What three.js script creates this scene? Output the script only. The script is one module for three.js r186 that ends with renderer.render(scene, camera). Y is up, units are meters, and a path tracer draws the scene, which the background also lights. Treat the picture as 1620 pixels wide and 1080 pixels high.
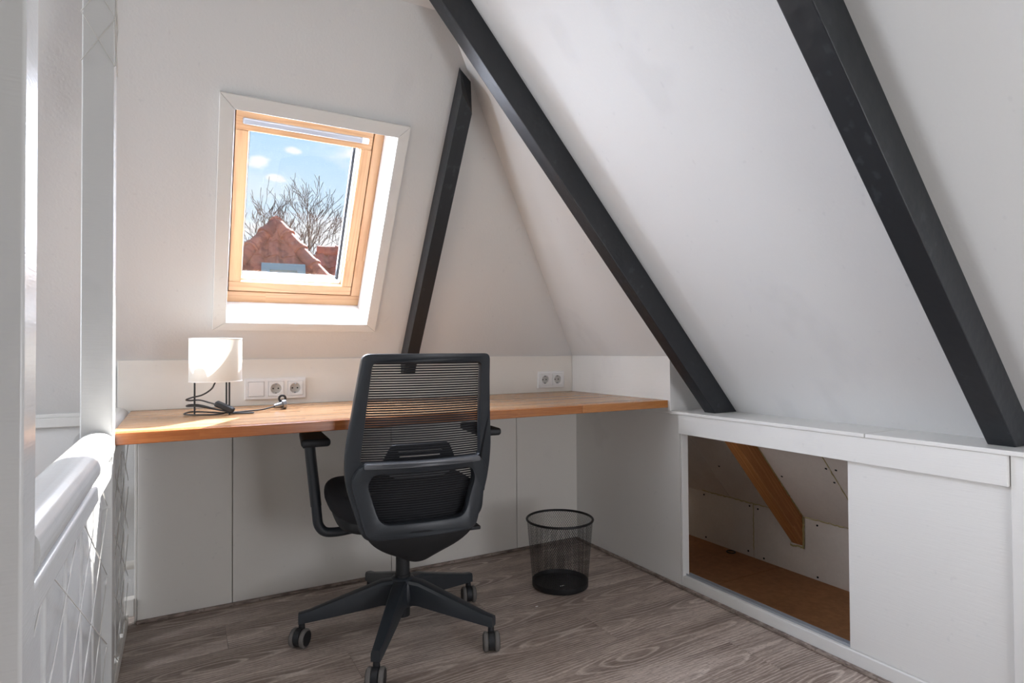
import * as THREE from 'three';
import { RoundedBoxGeometry } from 'three/addons/geometries/RoundedBoxGeometry.js';
import { mergeGeometries, mergeVertices, toCreasedNormals } from 'three/addons/utils/BufferGeometryUtils.js';
import { RectAreaLightUniformsLib } from 'three/addons/lights/RectAreaLightUniformsLib.js';

// ------------------------------------------------------------------ camera, sky, sun, daylight, exposure
const scene = new THREE.Scene();
const V = (x, y, z) => new THREE.Vector3(x, y, z);
const rad = (d) => d * Math.PI / 180;
const renderer = new THREE.WebGLRenderer({ antialias: true });
renderer.toneMapping = THREE.LinearToneMapping;
renderer.toneMappingExposure = 1.72;
renderer.shadowMap.enabled = true;
renderer.shadowMap.type = THREE.PCFSoftShadowMap;

const camera = new THREE.PerspectiveCamera(2 * Math.atan(540 / 942) * 180 / Math.PI, 1.5, 0.05, 200);
camera.position.set(-1.76687, 0.954, 2.50114);
camera.quaternion.setFromRotationMatrix(new THREE.Matrix4().makeBasis(
  V(0.87347, -0.00587, 0.48684), V(-0.00258, 0.99986, 0.01669), V(-0.48687, -0.01584, 0.87333)));

// seeded noise
function rng(seed) { let a = seed >>> 0; return () => { a = (a + 0x6D2B79F5) | 0; let t = Math.imul(a ^ (a >>> 15), 1 | a); t = (t + Math.imul(t ^ (t >>> 7), 61 | t)) ^ t; return ((t ^ (t >>> 14)) >>> 0) / 4294967296; }; }
function hash(x, y, s) { let h = Math.imul(x, 374761393) ^ Math.imul(y, 668265263) ^ Math.imul(s, 1274126177); h = Math.imul(h ^ (h >>> 13), 1274126177); return ((h ^ (h >>> 16)) >>> 0) / 4294967296; }
function vnoise(x, y, s = 0, px = 0, py = 0) {
  const xi = Math.floor(x), yi = Math.floor(y), fx = x - xi, fy = y - yi, u = fx * fx * (3 - 2 * fx), v = fy * fy * (3 - 2 * fy);
  const w = (a, p) => (p ? ((a % p) + p) % p : a);
  const a = hash(w(xi, px), w(yi, py), s), b = hash(w(xi + 1, px), w(yi, py), s), c = hash(w(xi, px), w(yi + 1, py), s), d = hash(w(xi + 1, px), w(yi + 1, py), s);
  return a + (b - a) * u + (c - a) * v + (a - b - c + d) * u * v;
}
function fbm(x, y, s, oct = 4, px = 0, py = 0) { let t = 0, k = 0.5, n = 0; for (let i = 0; i < oct; i++) { t += k * vnoise(x, y, s + i, px, py); n += k; x *= 2; y *= 2; px *= 2; py *= 2; k *= 0.5; } return t / n; }
const sstep = (a, b, x) => { const t = Math.min(1, Math.max(0, (x - a) / (b - a))); return t * t * (3 - 2 * t); };
const mixc = (a, b, t) => [a[0] + (b[0] - a[0]) * t, a[1] + (b[1] - a[1]) * t, a[2] + (b[2] - a[2]) * t];

function tex(w, h, fn, srgb = true) {
  const d = new Uint8Array(w * h * 4);
  for (let j = 0; j < h; j++) for (let i = 0; i < w; i++) { const c = fn(i / w, j / h, i, j), o = (j * w + i) * 4; d[o] = Math.max(0, Math.min(255, c[0])); d[o + 1] = Math.max(0, Math.min(255, c[1])); d[o + 2] = Math.max(0, Math.min(255, c[2])); d[o + 3] = 255; }
  const t = new THREE.DataTexture(d, w, h, THREE.RGBAFormat);
  t.wrapS = t.wrapT = THREE.RepeatWrapping; t.magFilter = THREE.LinearFilter; t.minFilter = THREE.LinearMipmapLinearFilter; t.generateMipmaps = true;
  if (srgb) t.colorSpace = THREE.SRGBColorSpace;
  t.needsUpdate = true; return t;
}

// sky: pale spring blue with scattered small clouds, whiter towards the horizon
const PUFFS = [[0.2666, 0.286, 0.0030, 0.0100], [0.2708, 0.266, 0.0026, 0.0065], [0.2745, 0.309, 0.0022, 0.0060]];
const skyTex = tex(4096, 2048, (u, v) => {
  const el = (v - 0.5) * Math.PI, y = Math.sin(el);
  let c = mixc([232, 243, 252], [150, 203, 246], sstep(0.06, 0.55, y));
  c = mixc(c, [112, 172, 232], sstep(0.5, 1, y));
  if (y > 0) {
    const n = fbm(u * 44, el * 24, 5, 5, 44, 0), m = fbm(u * 10, el * 6, 31, 3, 10, 0);
    const a = sstep(0.66, 0.80, n * 0.75 + m * 0.32) * 0.95;
    c = mixc(c, [255, 253, 250], a);
    const low = sstep(0.34, 0.12, y) * sstep(0.42, 0.62, fbm(u * 30, el * 16, 71, 4, 30, 0));
    c = mixc(c, [253, 252, 252], low * 0.8);
    for (const [pu, pe, ru, re] of PUFFS) { const du = (u - pu) / ru, de = (el - pe) / re, q = 1 - du * du - de * de + (fbm(u * 300, el * 160, 55, 3) - 0.5) * 1.6; if (q > 0) c = mixc(c, [255, 252, 248], Math.min(1, q * 1.6) * 0.85); }
  } else c = [150, 150, 150];
  return c;
});
skyTex.mapping = THREE.EquirectangularReflectionMapping;
scene.background = skyTex;
scene.backgroundIntensity = 0.66;

// sun: through the skylight on to the desk end, lamp, hand rail and post
const sunDir = V(-0.49, -0.643, 0.588).normalize();
const sun = new THREE.DirectionalLight(0xfffcf8, 24);
sun.name = 'sun'; sun.position.copy(sunDir).multiplyScalar(-20).add(V(-1.5, 0.8, 0.5)); sun.target.position.set(-1.5, 0.8, 0.5);
sun.castShadow = true; sun.shadow.mapSize.set(4096, 4096); sun.shadow.radius = 1; sun.shadow.bias = -0.0004;
Object.assign(sun.shadow.camera, { left: -9, right: 9, top: 9, bottom: -9, near: 0.5, far: 60 });
scene.add(sun, sun.target);

// geometry constants of the attic
const BA = rad(57.5), RA = rad(48.8);                         // pitch of the back slope and of the right slope
const bU = V(0, Math.sin(BA), Math.cos(BA)), bN = V(0, -Math.cos(BA), Math.sin(BA)), bO = V(0, 0.926, 0);
const rU = V(-Math.cos(RA), Math.sin(RA), 0), rN = V(-Math.sin(RA), -Math.cos(RA), 0), rO = V(-0.024, 0.929, 0);
const CEIL = 2.055;
const slopeX = (y, d = 0) => rO.x - (y - rO.y) / Math.tan(RA) - d / Math.sin(RA);   // x of the right slope (d metres proud) at height y
const slopeZ = (y, d = 0) => (y - bO.y) / Math.tan(BA) + d / Math.sin(BA);          // z of the back slope (d metres proud) at height y

RectAreaLightUniformsLib.init();
// daylight through the skylight pane; fill from added, unseen side and gable windows
function areaLight(name, color, intensity, w, h, pos, look) {
  const l = new THREE.RectAreaLight(color, intensity, w, h); l.name = name; l.position.copy(pos); l.lookAt(look); scene.add(l); return l;
}
const glassD = 0.2, skyC = bO.clone().addScaledVector(bU, 0.56).addScaledVector(bN, -0.235).setX(-1.385);
areaLight('skylight_daylight', 0xe2ebff, 26, 0.42, 0.52, skyC, skyC.clone().add(bN));

areaLight('side_fill_light', 0xf0f4ff, 14.5, 0.7, 0.85, V(-4.19, 1.3, 0.6), V(0, 1.3, 0.6));  // fill added at the unseen side window to brighten the right slope
areaLight('gable_fill_light', 0xf6f7ff, 5, 0.7, 0.7, V(-0.6, 0.75, 3.29), V(-0.6, 0.75, 0));  // fill added behind the camera to brighten the panels under the desk

// ------------------------------------------------------------------ helpers
const used = {};
function numbered(n) { used[n] = (used[n] ?? -1) + 1; return used[n] ? n + '_' + String(used[n]).padStart(3, '0') : n; }
function shade(o) { o.castShadow = o.receiveShadow = true; return o; }
function mesh(name, g, m, parent) { const o = shade(new THREE.Mesh(g, m)); o.name = parent === scene ? numbered(name) : name; parent.add(o); return o; }
function group(name, pos = V(0, 0, 0)) { const g = new THREE.Group(); g.name = numbered(name); g.position.copy(pos); scene.add(g); return g; }
function tag(o, label, category, grp, kind) { o.userData.label = label; if (category) o.userData.category = category; if (grp) o.userData.group = grp; if (kind) o.userData.kind = kind; return o; }
function uvm(g, s = 1, off = [0, 0]) {                       // uv in metres from the dominant direction of each face
  if (g.index) g = g.toNonIndexed();
  const p = g.attributes.position, uv = new Float32Array(p.count * 2), a = V(0, 0, 0), b = V(0, 0, 0), c = V(0, 0, 0), e = V(0, 0, 0), f = V(0, 0, 0);
  for (let i = 0; i < p.count; i += 3) {
    a.fromBufferAttribute(p, i); b.fromBufferAttribute(p, i + 1); c.fromBufferAttribute(p, i + 2);
    e.subVectors(b, a); f.subVectors(c, a); e.cross(f); const ax = Math.abs(e.x), ay = Math.abs(e.y), az = Math.abs(e.z);
    [a, b, c].forEach((q, k) => { const [s1, t1] = ax >= ay && ax >= az ? [q.z, q.y] : ay >= az ? [q.x, q.z] : [q.x, q.y]; uv[(i + k) * 2] = s1 * s + off[0]; uv[(i + k) * 2 + 1] = t1 * s + off[1]; });
  }
  g.setAttribute('uv', new THREE.BufferAttribute(uv, 2)); return g;
}
function bx(x0, x1, y0, y1, z0, z1, r = 0) {                  // box between two corners, edges rounded by r
  const w = x1 - x0, h = y1 - y0, d = z1 - z0;
  const g = r > 0 ? new RoundedBoxGeometry(w, h, d, 2, Math.min(r, w * 0.49, h * 0.49, d * 0.49)) : new THREE.BoxGeometry(w, h, d);
  g.translate((x0 + x1) / 2, (y0 + y1) / 2, (z0 + z1) / 2); return uvm(g);
}
function poly(pts, depth, holes = [], bevel = 0) {            // extruded outline in x, y
  const s = new THREE.Shape(pts.map((p) => new THREE.Vector2(p[0], p[1])));
  for (const h of holes) s.holes.push(new THREE.Path(h.map((p) => new THREE.Vector2(p[0], p[1]))));
  return new THREE.ExtrudeGeometry(s, { depth, bevelEnabled: bevel > 0, bevelThickness: bevel, bevelSize: bevel, bevelOffset: -bevel, bevelSegments: 2, curveSegments: 8 });
}
function hexa(p) {                                            // eight corners: 0-3 one face, 4-7 the opposite one
  const g = new THREE.BufferGeometry(), f = [[0, 1, 2, 3], [7, 6, 5, 4], [0, 4, 5, 1], [1, 5, 6, 2], [2, 6, 7, 3], [3, 7, 4, 0]], v = [];
  for (const [a, b, c, d] of f) for (const i of [a, b, c, a, c, d]) v.push(p[i].x, p[i].y, p[i].z);
  g.setAttribute('position', new THREE.Float32BufferAttribute(v, 3));
  const c = p.reduce((s, q) => s.add(q), V(0, 0, 0)).multiplyScalar(1 / 8), pos = g.attributes.position, a = V(0, 0, 0), b = V(0, 0, 0), d = V(0, 0, 0);
  for (let i = 0; i < pos.count; i += 3) {
    a.fromBufferAttribute(pos, i); b.fromBufferAttribute(pos, i + 1); d.fromBufferAttribute(pos, i + 2);
    if (b.clone().sub(a).cross(d.clone().sub(a)).dot(a.clone().sub(c)) < 0) { pos.setXYZ(i + 1, d.x, d.y, d.z); pos.setXYZ(i + 2, b.x, b.y, b.z); }
  }
  g.computeVertexNormals(); return uvm(g);
}
function tube(pts, r, seg = 24, rs = 8, closed = false) { return new THREE.TubeGeometry(new THREE.CatmullRomCurve3(pts, closed, 'centripetal'), seg, r, rs, closed); }
function rod(a, b, r0, r1 = r0, rs = 8) { const d = b.clone().sub(a), g = new THREE.CylinderGeometry(r1, r0, d.length(), rs); g.translate(0, d.length() / 2, 0); g.applyQuaternion(new THREE.Quaternion().setFromUnitVectors(V(0, 1, 0), d.normalize())); g.translate(a.x, a.y, a.z); return g; }
const join = (l) => mergeGeometries(l.map((g) => { const q = g.index ? g.toNonIndexed() : g; for (const k of Object.keys(q.attributes)) if (!['position', 'normal', 'uv'].includes(k)) q.deleteAttribute(k); return q; }));
const slopeMatrix = (o, x, y, z) => new THREE.Matrix4().makeBasis(x, y, z).setPosition(o);
const BM = slopeMatrix(bO, V(1, 0, 0), bU, bN), RM = slopeMatrix(rO, V(0, 0, 1), rU, rN);   // (x, along, proud) on the back slope; (z, along, proud) on the right slope

// ------------------------------------------------------------------ materials
const stipple = tex(512, 512, (u, v) => { const n = fbm(u * 90, v * 90, 3, 3, 90, 90) * 0.7 + fbm(u * 14, v * 14, 9, 2, 14, 14) * 0.3; return [n * 255, n * 255, n * 255]; }, false);
const brushed = tex(512, 512, (u, v) => { const n = fbm(u * 10, v * 160, 21, 3, 10, 160) * 0.7 + fbm(u * 40, v * 40, 22, 2, 40, 40) * 0.3; return [n * 255, n * 255, n * 255]; }, false);
stipple.repeat.set(2.2, 2.2); brushed.repeat.set(2.5, 2.5);
const wearTex = tex(512, 512, (u, v) => { const a = fbm(u * 6, v * 6, 41, 4, 6, 6), b = fbm(u * 60, v * 60, 45, 2, 60, 60), g = 250 - sstep(0.66, 0.8, a) * 5 - sstep(0.86, 0.94, b) * 6; return [g, g, g - 0.5]; });
wearTex.repeat.set(0.9, 0.9);
const std = (o) => new THREE.MeshPhysicalMaterial(o);
const rgb = (r, g, b) => new THREE.Color().setRGB(r, g, b);
const M = {
  plaster: std({ color: rgb(0.75, 0.75, 0.745), roughness: 0.75, map: wearTex, bumpMap: stipple, bumpScale: 0.0004 }),
  lacquer: std({ color: rgb(0.80, 0.79, 0.765), roughness: 0.38, map: wearTex, bumpMap: brushed, bumpScale: 0.0003 }),
  cream: std({ color: rgb(0.83, 0.80, 0.745), roughness: 0.42, map: wearTex, bumpMap: brushed, bumpScale: 0.0002 }),
  gloss: std({ color: rgb(0.70, 0.70, 0.69), roughness: 0.24, map: wearTex, bumpMap: brushed, bumpScale: 0.0003 }),
  liner: std({ color: rgb(0.86, 0.86, 0.86), roughness: 0.3 }),
  gable: std({ color: rgb(0.42, 0.39, 0.35), roughness: 0.8 }),  // dark taupe picked to cut bounce off the unseen front wall
  white: std({ color: rgb(0.82, 0.82, 0.81), roughness: 0.35 }),
  glass: std({ color: rgb(1, 1, 1), roughness: 0, transmission: 1, thickness: 0, ior: 1.5 }),
  gasket: std({ color: rgb(0.02, 0.022, 0.026), roughness: 0.6 }),
  alu: std({ color: rgb(0.42, 0.44, 0.47), roughness: 0.4, metalness: 0.4 }),
  plastic: std({ color: rgb(0.026, 0.031, 0.037), roughness: 0.4 }),
  plasticSoft: std({ color: rgb(0.012, 0.013, 0.015), roughness: 0.55 }),
  barGrey: std({ color: rgb(0.15, 0.155, 0.165), roughness: 0.28 }),  // lighter grey puts the highlight along the bar into its colour
  fabric: std({ color: rgb(0.011, 0.011, 0.014), roughness: 0.95, sheen: 0.4, sheenColor: rgb(0.1, 0.1, 0.12), sheenRoughness: 0.6 }),
  strand: std({ color: rgb(0.012, 0.013, 0.016), roughness: 0.8 }),
  clear: std({ color: rgb(0.5, 0.52, 0.54), roughness: 0.25, transmission: 0.6, thickness: 0 }),
  wheel: std({ color: rgb(0.14, 0.13, 0.12), roughness: 0.6 }),
  wire: std({ color: rgb(0.008, 0.008, 0.009), roughness: 0.5 }),
  shadeCloth: std({ color: rgb(0.60, 0.575, 0.52), roughness: 0.95, transmission: 0.28, thickness: 0, side: THREE.DoubleSide }),
  bulb: std({ color: rgb(0.95, 0.95, 0.95), roughness: 0.3, transmission: 0.35, thickness: 0 }),
  brassy: std({ color: rgb(0.6, 0.6, 0.6), roughness: 0.35, metalness: 1 }),
  cord: std({ color: rgb(0.02, 0.018, 0.017), roughness: 0.5 }),
  chrome: std({ color: rgb(0.35, 0.36, 0.38), roughness: 0.25, metalness: 0.8 }),
  net: std({ color: rgb(0.66, 0.64, 0.60), roughness: 0.8 }),
  cup: std({ color: rgb(0.55, 0.54, 0.51), roughness: 0.5 }),  // greyer than the plate: recess shade put into the cup colour
  hole: std({ color: rgb(0.01, 0.01, 0.01), roughness: 0.9 }),
  foam: std({ color: rgb(0.50, 0.42, 0.2), roughness: 0.9 }),
  outer: std({ color: rgb(0.10, 0.10, 0.11), roughness: 0.7 }),
};
// black painted beams: brush marks, chips and rubbed edges
const beamTex = tex(512, 512, (u, v) => { const a = fbm(u * 12, v * 5, 61, 4, 12, 5), b = fbm(u * 50, v * 50, 65, 3, 50, 50), k = sstep(0.62, 0.78, b) * sstep(0.5, 0.7, a); return mixc([33, 36, 40], [62, 66, 70], k * 0.55 + (a - 0.5) * 0.25); });
const beamBump = tex(256, 256, (u, v) => { const n = fbm(u * 40, v * 40, 81, 3, 40, 40); return [n * 255, n * 255, n * 255]; }, false);
M.beam = std({ color: 0xffffff, map: beamTex, roughness: 0.42, bumpMap: beamBump, bumpScale: 0.0012 });

// wood: plain-sawn boards, grain along u
function woodTex(w, h, L, W, seed, dark, mid, light, o = {}) {
  const r = rng(seed), v0 = 0.25 + 0.5 * r(), f = o.freq ?? 130, flat = o.flat ?? 0.9, cath = o.cath ?? 1;
  return tex(w, h, (u, v) => {
    const x = u * L, y = (v - v0) * W, wob = (fbm(x * 3, y * 10, seed, 3) - 0.5) * 0.02 + (fbm(x * 14, y * 40, seed + 3, 2) - 0.5) * 0.004;
    const depth = 0.012 + cath * 0.05 * (fbm(x * 1.7, 0.5, seed + 7, 3));
    const ring = Math.sqrt((y + wob) * (y + wob) * flat + depth * depth) * f;
    const fr = ring - Math.floor(ring), line = sstep(0.55, 0.8, fr) * sstep(1.0, 0.88, fr) * (o.line ?? 0.5) * (0.4 + 0.9 * fbm(x * 5, y * 30, seed + 11, 2));
    const fib = fbm(x * 26, v * W * 900, seed + 17, 3), tone = fbm(x * 2.3, v * 3, seed + 23, 3);
    let c = mixc(dark, mid, Math.min(1, Math.max(0, 0.15 + 0.75 * (0.5 + (tone - 0.5) * (o.toneC ?? 1)) + (fib - 0.5) * (o.fib ?? 0.9))));
    c = mixc(c, light, line);
    const pore = sstep(0.7, 0.82, vnoise(x * 70, v * W * 1500, seed + 29)); c = mixc(c, dark, pore * (o.pore ?? 0.3));
    return c;
  });
}
const floorTex = [11, 12, 13, 14, 15].map((s) => woodTex(1280, 192, 1.28, 0.192, s, [124, 108, 98], [204, 188, 176], [228, 216, 205], { freq: 118, line: 0.7, cath: 1.5, pore: 0.55, fib: 1.5, toneC: 1.5 }));
M.floor = floorTex.map((t) => std({ map: t, roughness: 0.42 }));
M.floorTrim = std({ map: floorTex[2], color: rgb(0.55, 0.53, 0.52), roughness: 0.5 });
const deskTones = [[[156, 110, 70], [190, 146, 102], [206, 170, 130]], [[150, 104, 64], [184, 139, 95], [200, 163, 122]], [[160, 117, 78], [194, 153, 111], [208, 176, 138]]];  // top paler than the edge staves: window sheen put into the colour
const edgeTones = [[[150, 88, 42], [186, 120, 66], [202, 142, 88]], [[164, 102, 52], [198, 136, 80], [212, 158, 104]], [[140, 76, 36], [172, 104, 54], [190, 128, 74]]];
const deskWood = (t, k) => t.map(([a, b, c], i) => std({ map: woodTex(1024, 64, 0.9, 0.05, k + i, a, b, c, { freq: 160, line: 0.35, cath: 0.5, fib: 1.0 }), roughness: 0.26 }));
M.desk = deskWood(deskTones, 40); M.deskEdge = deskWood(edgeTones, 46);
const pineTex = woodTex(1024, 128, 0.9, 0.08, 51, [190, 146, 104], [212, 172, 130], [174, 126, 84], { freq: 120, line: 0.5, cath: 0.6, fib: 0.5, pore: 0.1 });
M.pine = std({ map: pineTex, roughness: 0.4 });
M.rafter = std({ map: woodTex(1024, 128, 0.9, 0.1, 57, [158, 98, 50], [206, 142, 84], [224, 170, 112], { freq: 110, line: 0.5, cath: 0.8, fib: 0.6, pore: 0.15 }), roughness: 0.6 });
M.board = std({ map: tex(512, 512, (u, v) => { const n = fbm(u * 60, v * 60, 91, 4, 60, 60), m = fbm(u * 5, v * 5, 95, 3, 5, 5); return mixc([134, 90, 56], [184, 132, 88], n * 0.6 + m * 0.5); }), roughness: 0.8 });
M.gypsum = std({ map: tex(512, 512, (u, v) => { const n = fbm(u * 8, v * 8, 101, 4, 8, 8), m = fbm(u * 120, v * 120, 105, 2, 120, 120); return mixc([218, 208, 198], [236, 227, 217], n * 0.7 + m * 0.3); }), roughness: 0.9 });

// ------------------------------------------------------------------ room shell
const struct = (o, label) => tag(o, label, null, null, 'structure');
// sloped back ceiling with the opening of the skylight
{
  const w = [-1.635, -1.095, 0.158, 0.94];
  const g = poly([[-4.3, -0.262], [0.28, -0.262], [0.045, 0], [-1.01 + 0.04, (CEIL - 0.926) / Math.sin(BA)], [-1.2, 1.45], [-4.3, 1.45]], 0.16, [[[w[0], w[2]], [w[0], w[3]], [w[1], w[3]], [w[1], w[2]]]]);
  g.translate(0, 0, -0.16); g.applyMatrix4(BM);
  struct(mesh('ceiling_slope_back', uvm(g), M.plaster, scene), 'white plastered back roof slope around the skylight');
}
{
  const t = (CEIL - 0.929) / Math.sin(RA), zt = (CEIL - 0.926) / Math.tan(BA);
  const g = poly([[-0.3, -1.26], [-0.06, -0.2], [-0.045, 0], [zt - 0.04, t], [zt + 0.2, t + 0.12], [3.4, t + 0.12], [3.4, -1.26]], 0.16);
  g.translate(0, 0, -0.16); g.applyMatrix4(RM);
  struct(mesh('ceiling_slope_right', uvm(g), M.plaster, scene), 'white plastered right roof slope between the black beams');
}
struct(mesh('ceiling', bx(-4.3, -0.9, CEIL, CEIL + 0.15, 0.6, 3.4), M.plaster, scene), 'flat white strip of ceiling at the top of the slopes');
{ // wall beyond the stairwell with an added opening for the fill window, left of the frame
  const g = poly([[-0.4, -2.7], [3.4, -2.7], [3.4, 2.2], [-0.4, 2.2]], 0.1, [[[0.22, 0.84], [0.22, 1.76], [0.98, 1.76], [0.98, 0.84]]]);
  g.rotateY(-Math.PI / 2); g.translate(-4.2, 0, 0);
  struct(mesh('wall_left', uvm(g), M.plaster, scene), 'white wall beyond the stairwell');
  const w = group('added_window_2'); struct(w, 'added white side window beyond the stairwell, unseen, for fill light');
  for (const b of [[0.84, 0.87, 0.22, 0.98], [1.73, 1.76, 0.22, 0.98], [0.87, 1.73, 0.22, 0.25], [0.87, 1.73, 0.95, 0.98]]) mesh('frame', bx(-4.28, -4.22, b[0], b[1], b[2], b[3]), M.white, w);
  mesh('pane', bx(-4.252, -4.248, 0.87, 1.73, 0.25, 0.95), M.glass, w);
}
{ // gable wall behind the camera with an added fill window, never in view
  const g = poly([[-4.3, -2.7], [1.2, -2.7], [1.2, 2.2], [-4.3, 2.2]], 0.12, [[[-0.98, 0.37], [-0.98, 1.13], [-0.22, 1.13], [-0.22, 0.37]]]);
  g.translate(0, 0, 3.3); struct(mesh('wall_front', uvm(g), M.gable, scene), 'unseen gable wall behind the camera, darkened taupe to cut bounce light');
  const w = group('added_window_3'); struct(w, 'added white gable window behind the camera, unseen, for fill light');
  for (const b of [[-0.98, -0.22, 0.37, 0.4], [-0.98, -0.22, 1.1, 1.13], [-0.98, -0.95, 0.4, 1.1], [-0.25, -0.22, 0.4, 1.1]]) mesh('frame', bx(b[0], b[1], b[2], b[3], 3.33, 3.39), M.white, w);
  mesh('pane', bx(-0.95, -0.25, 0.4, 1.1, 3.358, 3.362), M.glass, w);
}
// stairwell
struct(mesh('wall_stairwell', join([bx(-4.2, -1.5, -2.7, 0.735, -0.3, -0.125), bx(-1.99, -1.96, -2.7, -0.03, -0.125, 1.75), bx(-4.2, -1.96, -2.7, -0.2, 1.75, 1.8)]), M.plaster, scene), 'white wall of the stairwell below the back slope');
struct(mesh('trim_1', join([bx(-4.2, -1.86, 0.695, 0.728, -0.125, -0.108, 0.003), bx(-4.2, -1.86, 0.728, 0.742, -0.125, -0.112, 0.003)]), M.lacquer, scene), 'white moulding where the slope meets the stairwell wall');
struct(mesh('floor_stairwell', bx(-4.2, -1.96, -2.8, -2.7, -0.125, 1.8), M.board, scene), 'floor at the bottom of the stairwell');
tag(mesh('landing_board', bx(-3.0, -2.185, 0.49, 0.525, -0.125, 0.02, 0.004), M.board, scene), 'dark brown board against the stairwell wall past the hand rail', 'board');

// floor of laid planks
{
  const f = group('floor'); struct(f, 'grey brown oak plank floor');
  mesh('subfloor', join([bx(-1.96, 1.1, -0.25, -0.026, -0.4, 3.4), bx(-4.3, -1.96, -0.25, -0.026, 1.8, 3.4)]), M.floorTrim, f);
  const r = rng(77), PW = 0.192, PL = 1.28;
  for (let k = 6, z = -0.212; z < 3.3; k++, z += PW) {
    let x = -1.958 - (z > 1.75 ? 2.24 : 0) - [0.35, 0.95, 0.1, 0.62, 1.1, 0.25, 0.8][k % 7]; const left = z > 1.75 ? -4.2 : -1.958;
    while (x < 0.0) {
      const a = Math.max(x, left), b = Math.min(x + PL, 0.004), v = Math.floor(r() * 5), fl = r() < 0.5;
      if (b - a > 0.02) {
        const g = new RoundedBoxGeometry(b - a - 0.0008, 0.026, PW - 0.0008, 1, 0.0008); g.translate((a + b) / 2, -0.013, z + PW / 2);
        const gg = g.index ? g.toNonIndexed() : g, p = gg.attributes.position, uv = gg.attributes.uv;
        for (let i = 0; i < p.count; i++) uv.setXY(i, (fl ? 1 - (p.getX(i) - x) / PL : (p.getX(i) - x) / PL), (p.getZ(i) - z) / PW);
        mesh('plank', gg, M.floor[v], f);
      }
      x += PL;
    }
  }
}
// low back wall: boards under the desk
{
  const w = group('wall_back'); struct(w, 'cream board panels under the desk along the back wall');
  const s = [-1.898, -1.592, -0.973, -0.354, 0.0];
  for (let i = 0; i < 4; i++) mesh('panel', bx(s[i] + 0.0012, s[i + 1] - 0.0012, 0.0, 0.735, -0.012, 0.006, 0.0015), M.cream, w);
  mesh('backing', bx(-1.885, 0.2, -0.02, 0.92, -0.06, -0.0125), M.cream, w);
  mesh('edge_strip', bx(-1.906, -1.898, 0.0, 0.735, -0.05, 0.004, 0.002), M.cream, w);
  const n = group('wall_niche'); struct(n, 'narrow recess between the balustrade and the back panels');
  mesh('upper_board', bx(-1.99, -1.86, 0.528, 0.735, -0.19, -0.175), M.cream, n);
  mesh('lower_board', bx(-1.99, -1.86, -0.02, 0.532, -0.17, -0.155, 0.003), M.cream, n);
  mesh('pipe_cover', rod(V(-1.99, 0.17, -0.15), V(-1.86, 0.17, -0.15), 0.03, 0.03, 14), M.cream, n);
  mesh('block', bx(-1.962, -1.9055, 0.03, 0.09, -0.03, 0.012, 0.003), M.cream, n);
}
struct(mesh('baseboard_back', bx(-1.9, 0.0, 0, 0.012, 0.006, 0.02, 0.004), M.floorTrim, scene), 'thin dark wood strip along the foot of the back panels');
struct(mesh('baseboard_right', bx(-0.019, -0.004, 0, 0.012, 0.012, 3.3, 0.004), M.floorTrim, scene), 'thin dark wood strip along the foot of the right wall');
// upstands above the desk
struct(mesh('trim_2', bx(-1.958, -0.024, 0.7495, 0.928, -0.01, 0.008, 0.002), M.cream, scene), 'cream upstand board behind the desk carrying the sockets');
struct(mesh('trim_3', bx(-0.03, -0.012, 0.707, 0.928, 0.0085, 0.70, 0.002), M.lacquer, scene), 'white upstand board at the right end of the desk');
{
  const y0 = 0.7045, g = poly([[-0.012, y0], [slopeX(y0), y0], [slopeX(0.925), 0.925], [-0.012, 0.925]], 0.012); g.translate(0, 0, 0.684);
  struct(mesh('trim_4', uvm(g), M.lacquer, scene), 'small triangular white end panel beside the desk under the slope');
}
// right knee wall
{
  const w = group('wall_right'); struct(w, 'white knee wall under the right slope');
  mesh('panel', bx(-0.004, 0.016, 0, 0.6935, -0.012, 0.724, 0.0015), M.lacquer, w);
  mesh('post_strip', bx(-0.004, 0.03, 0, 0.69, 0.7255, 0.736, 0.0015), M.lacquer, w);
  mesh('sill_board', bx(-0.004, 0.012, 0, 0.05, 0.736, 3.3, 0.003), M.lacquer, w);
  mesh('track', join([bx(0.0125, 0.05, 0.0, 0.046, 0.736, 1.83), bx(0.0125, 0.0155, 0.046, 0.056, 0.736, 1.83), bx(0.032, 0.035, 0.046, 0.056, 0.736, 1.83)]), M.alu, w);
  mesh('apron_board', bx(-0.015, 0.003, 0.617, 0.694, 0.728, 1.82, 0.002), M.lacquer, w);
  mesh('panel', bx(-0.004, 0.016, 0.05, 0.694, 1.822, 3.3, 0.0015), M.lacquer, w);
  mesh('top_batten', bx(0.02, 0.045, 0.62, 0.694, 0.0, 3.3), M.lacquer, w);
  mesh('ledge', bx(-0.021, 0.21, 0.694, 0.7065, 0.0, 1.478, 0.0025), M.lacquer, w);
  mesh('ledge', bx(-0.021, 0.21, 0.694, 0.7065, 1.48, 3.3, 0.0025), M.lacquer, w);
}
struct(mesh('door_1', bx(0.0045, 0.0185, 0.0505, 0.69, 1.411, 1.8205, 0.002), M.lacquer, scene), 'white sliding panel beside the open storage space');
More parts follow.
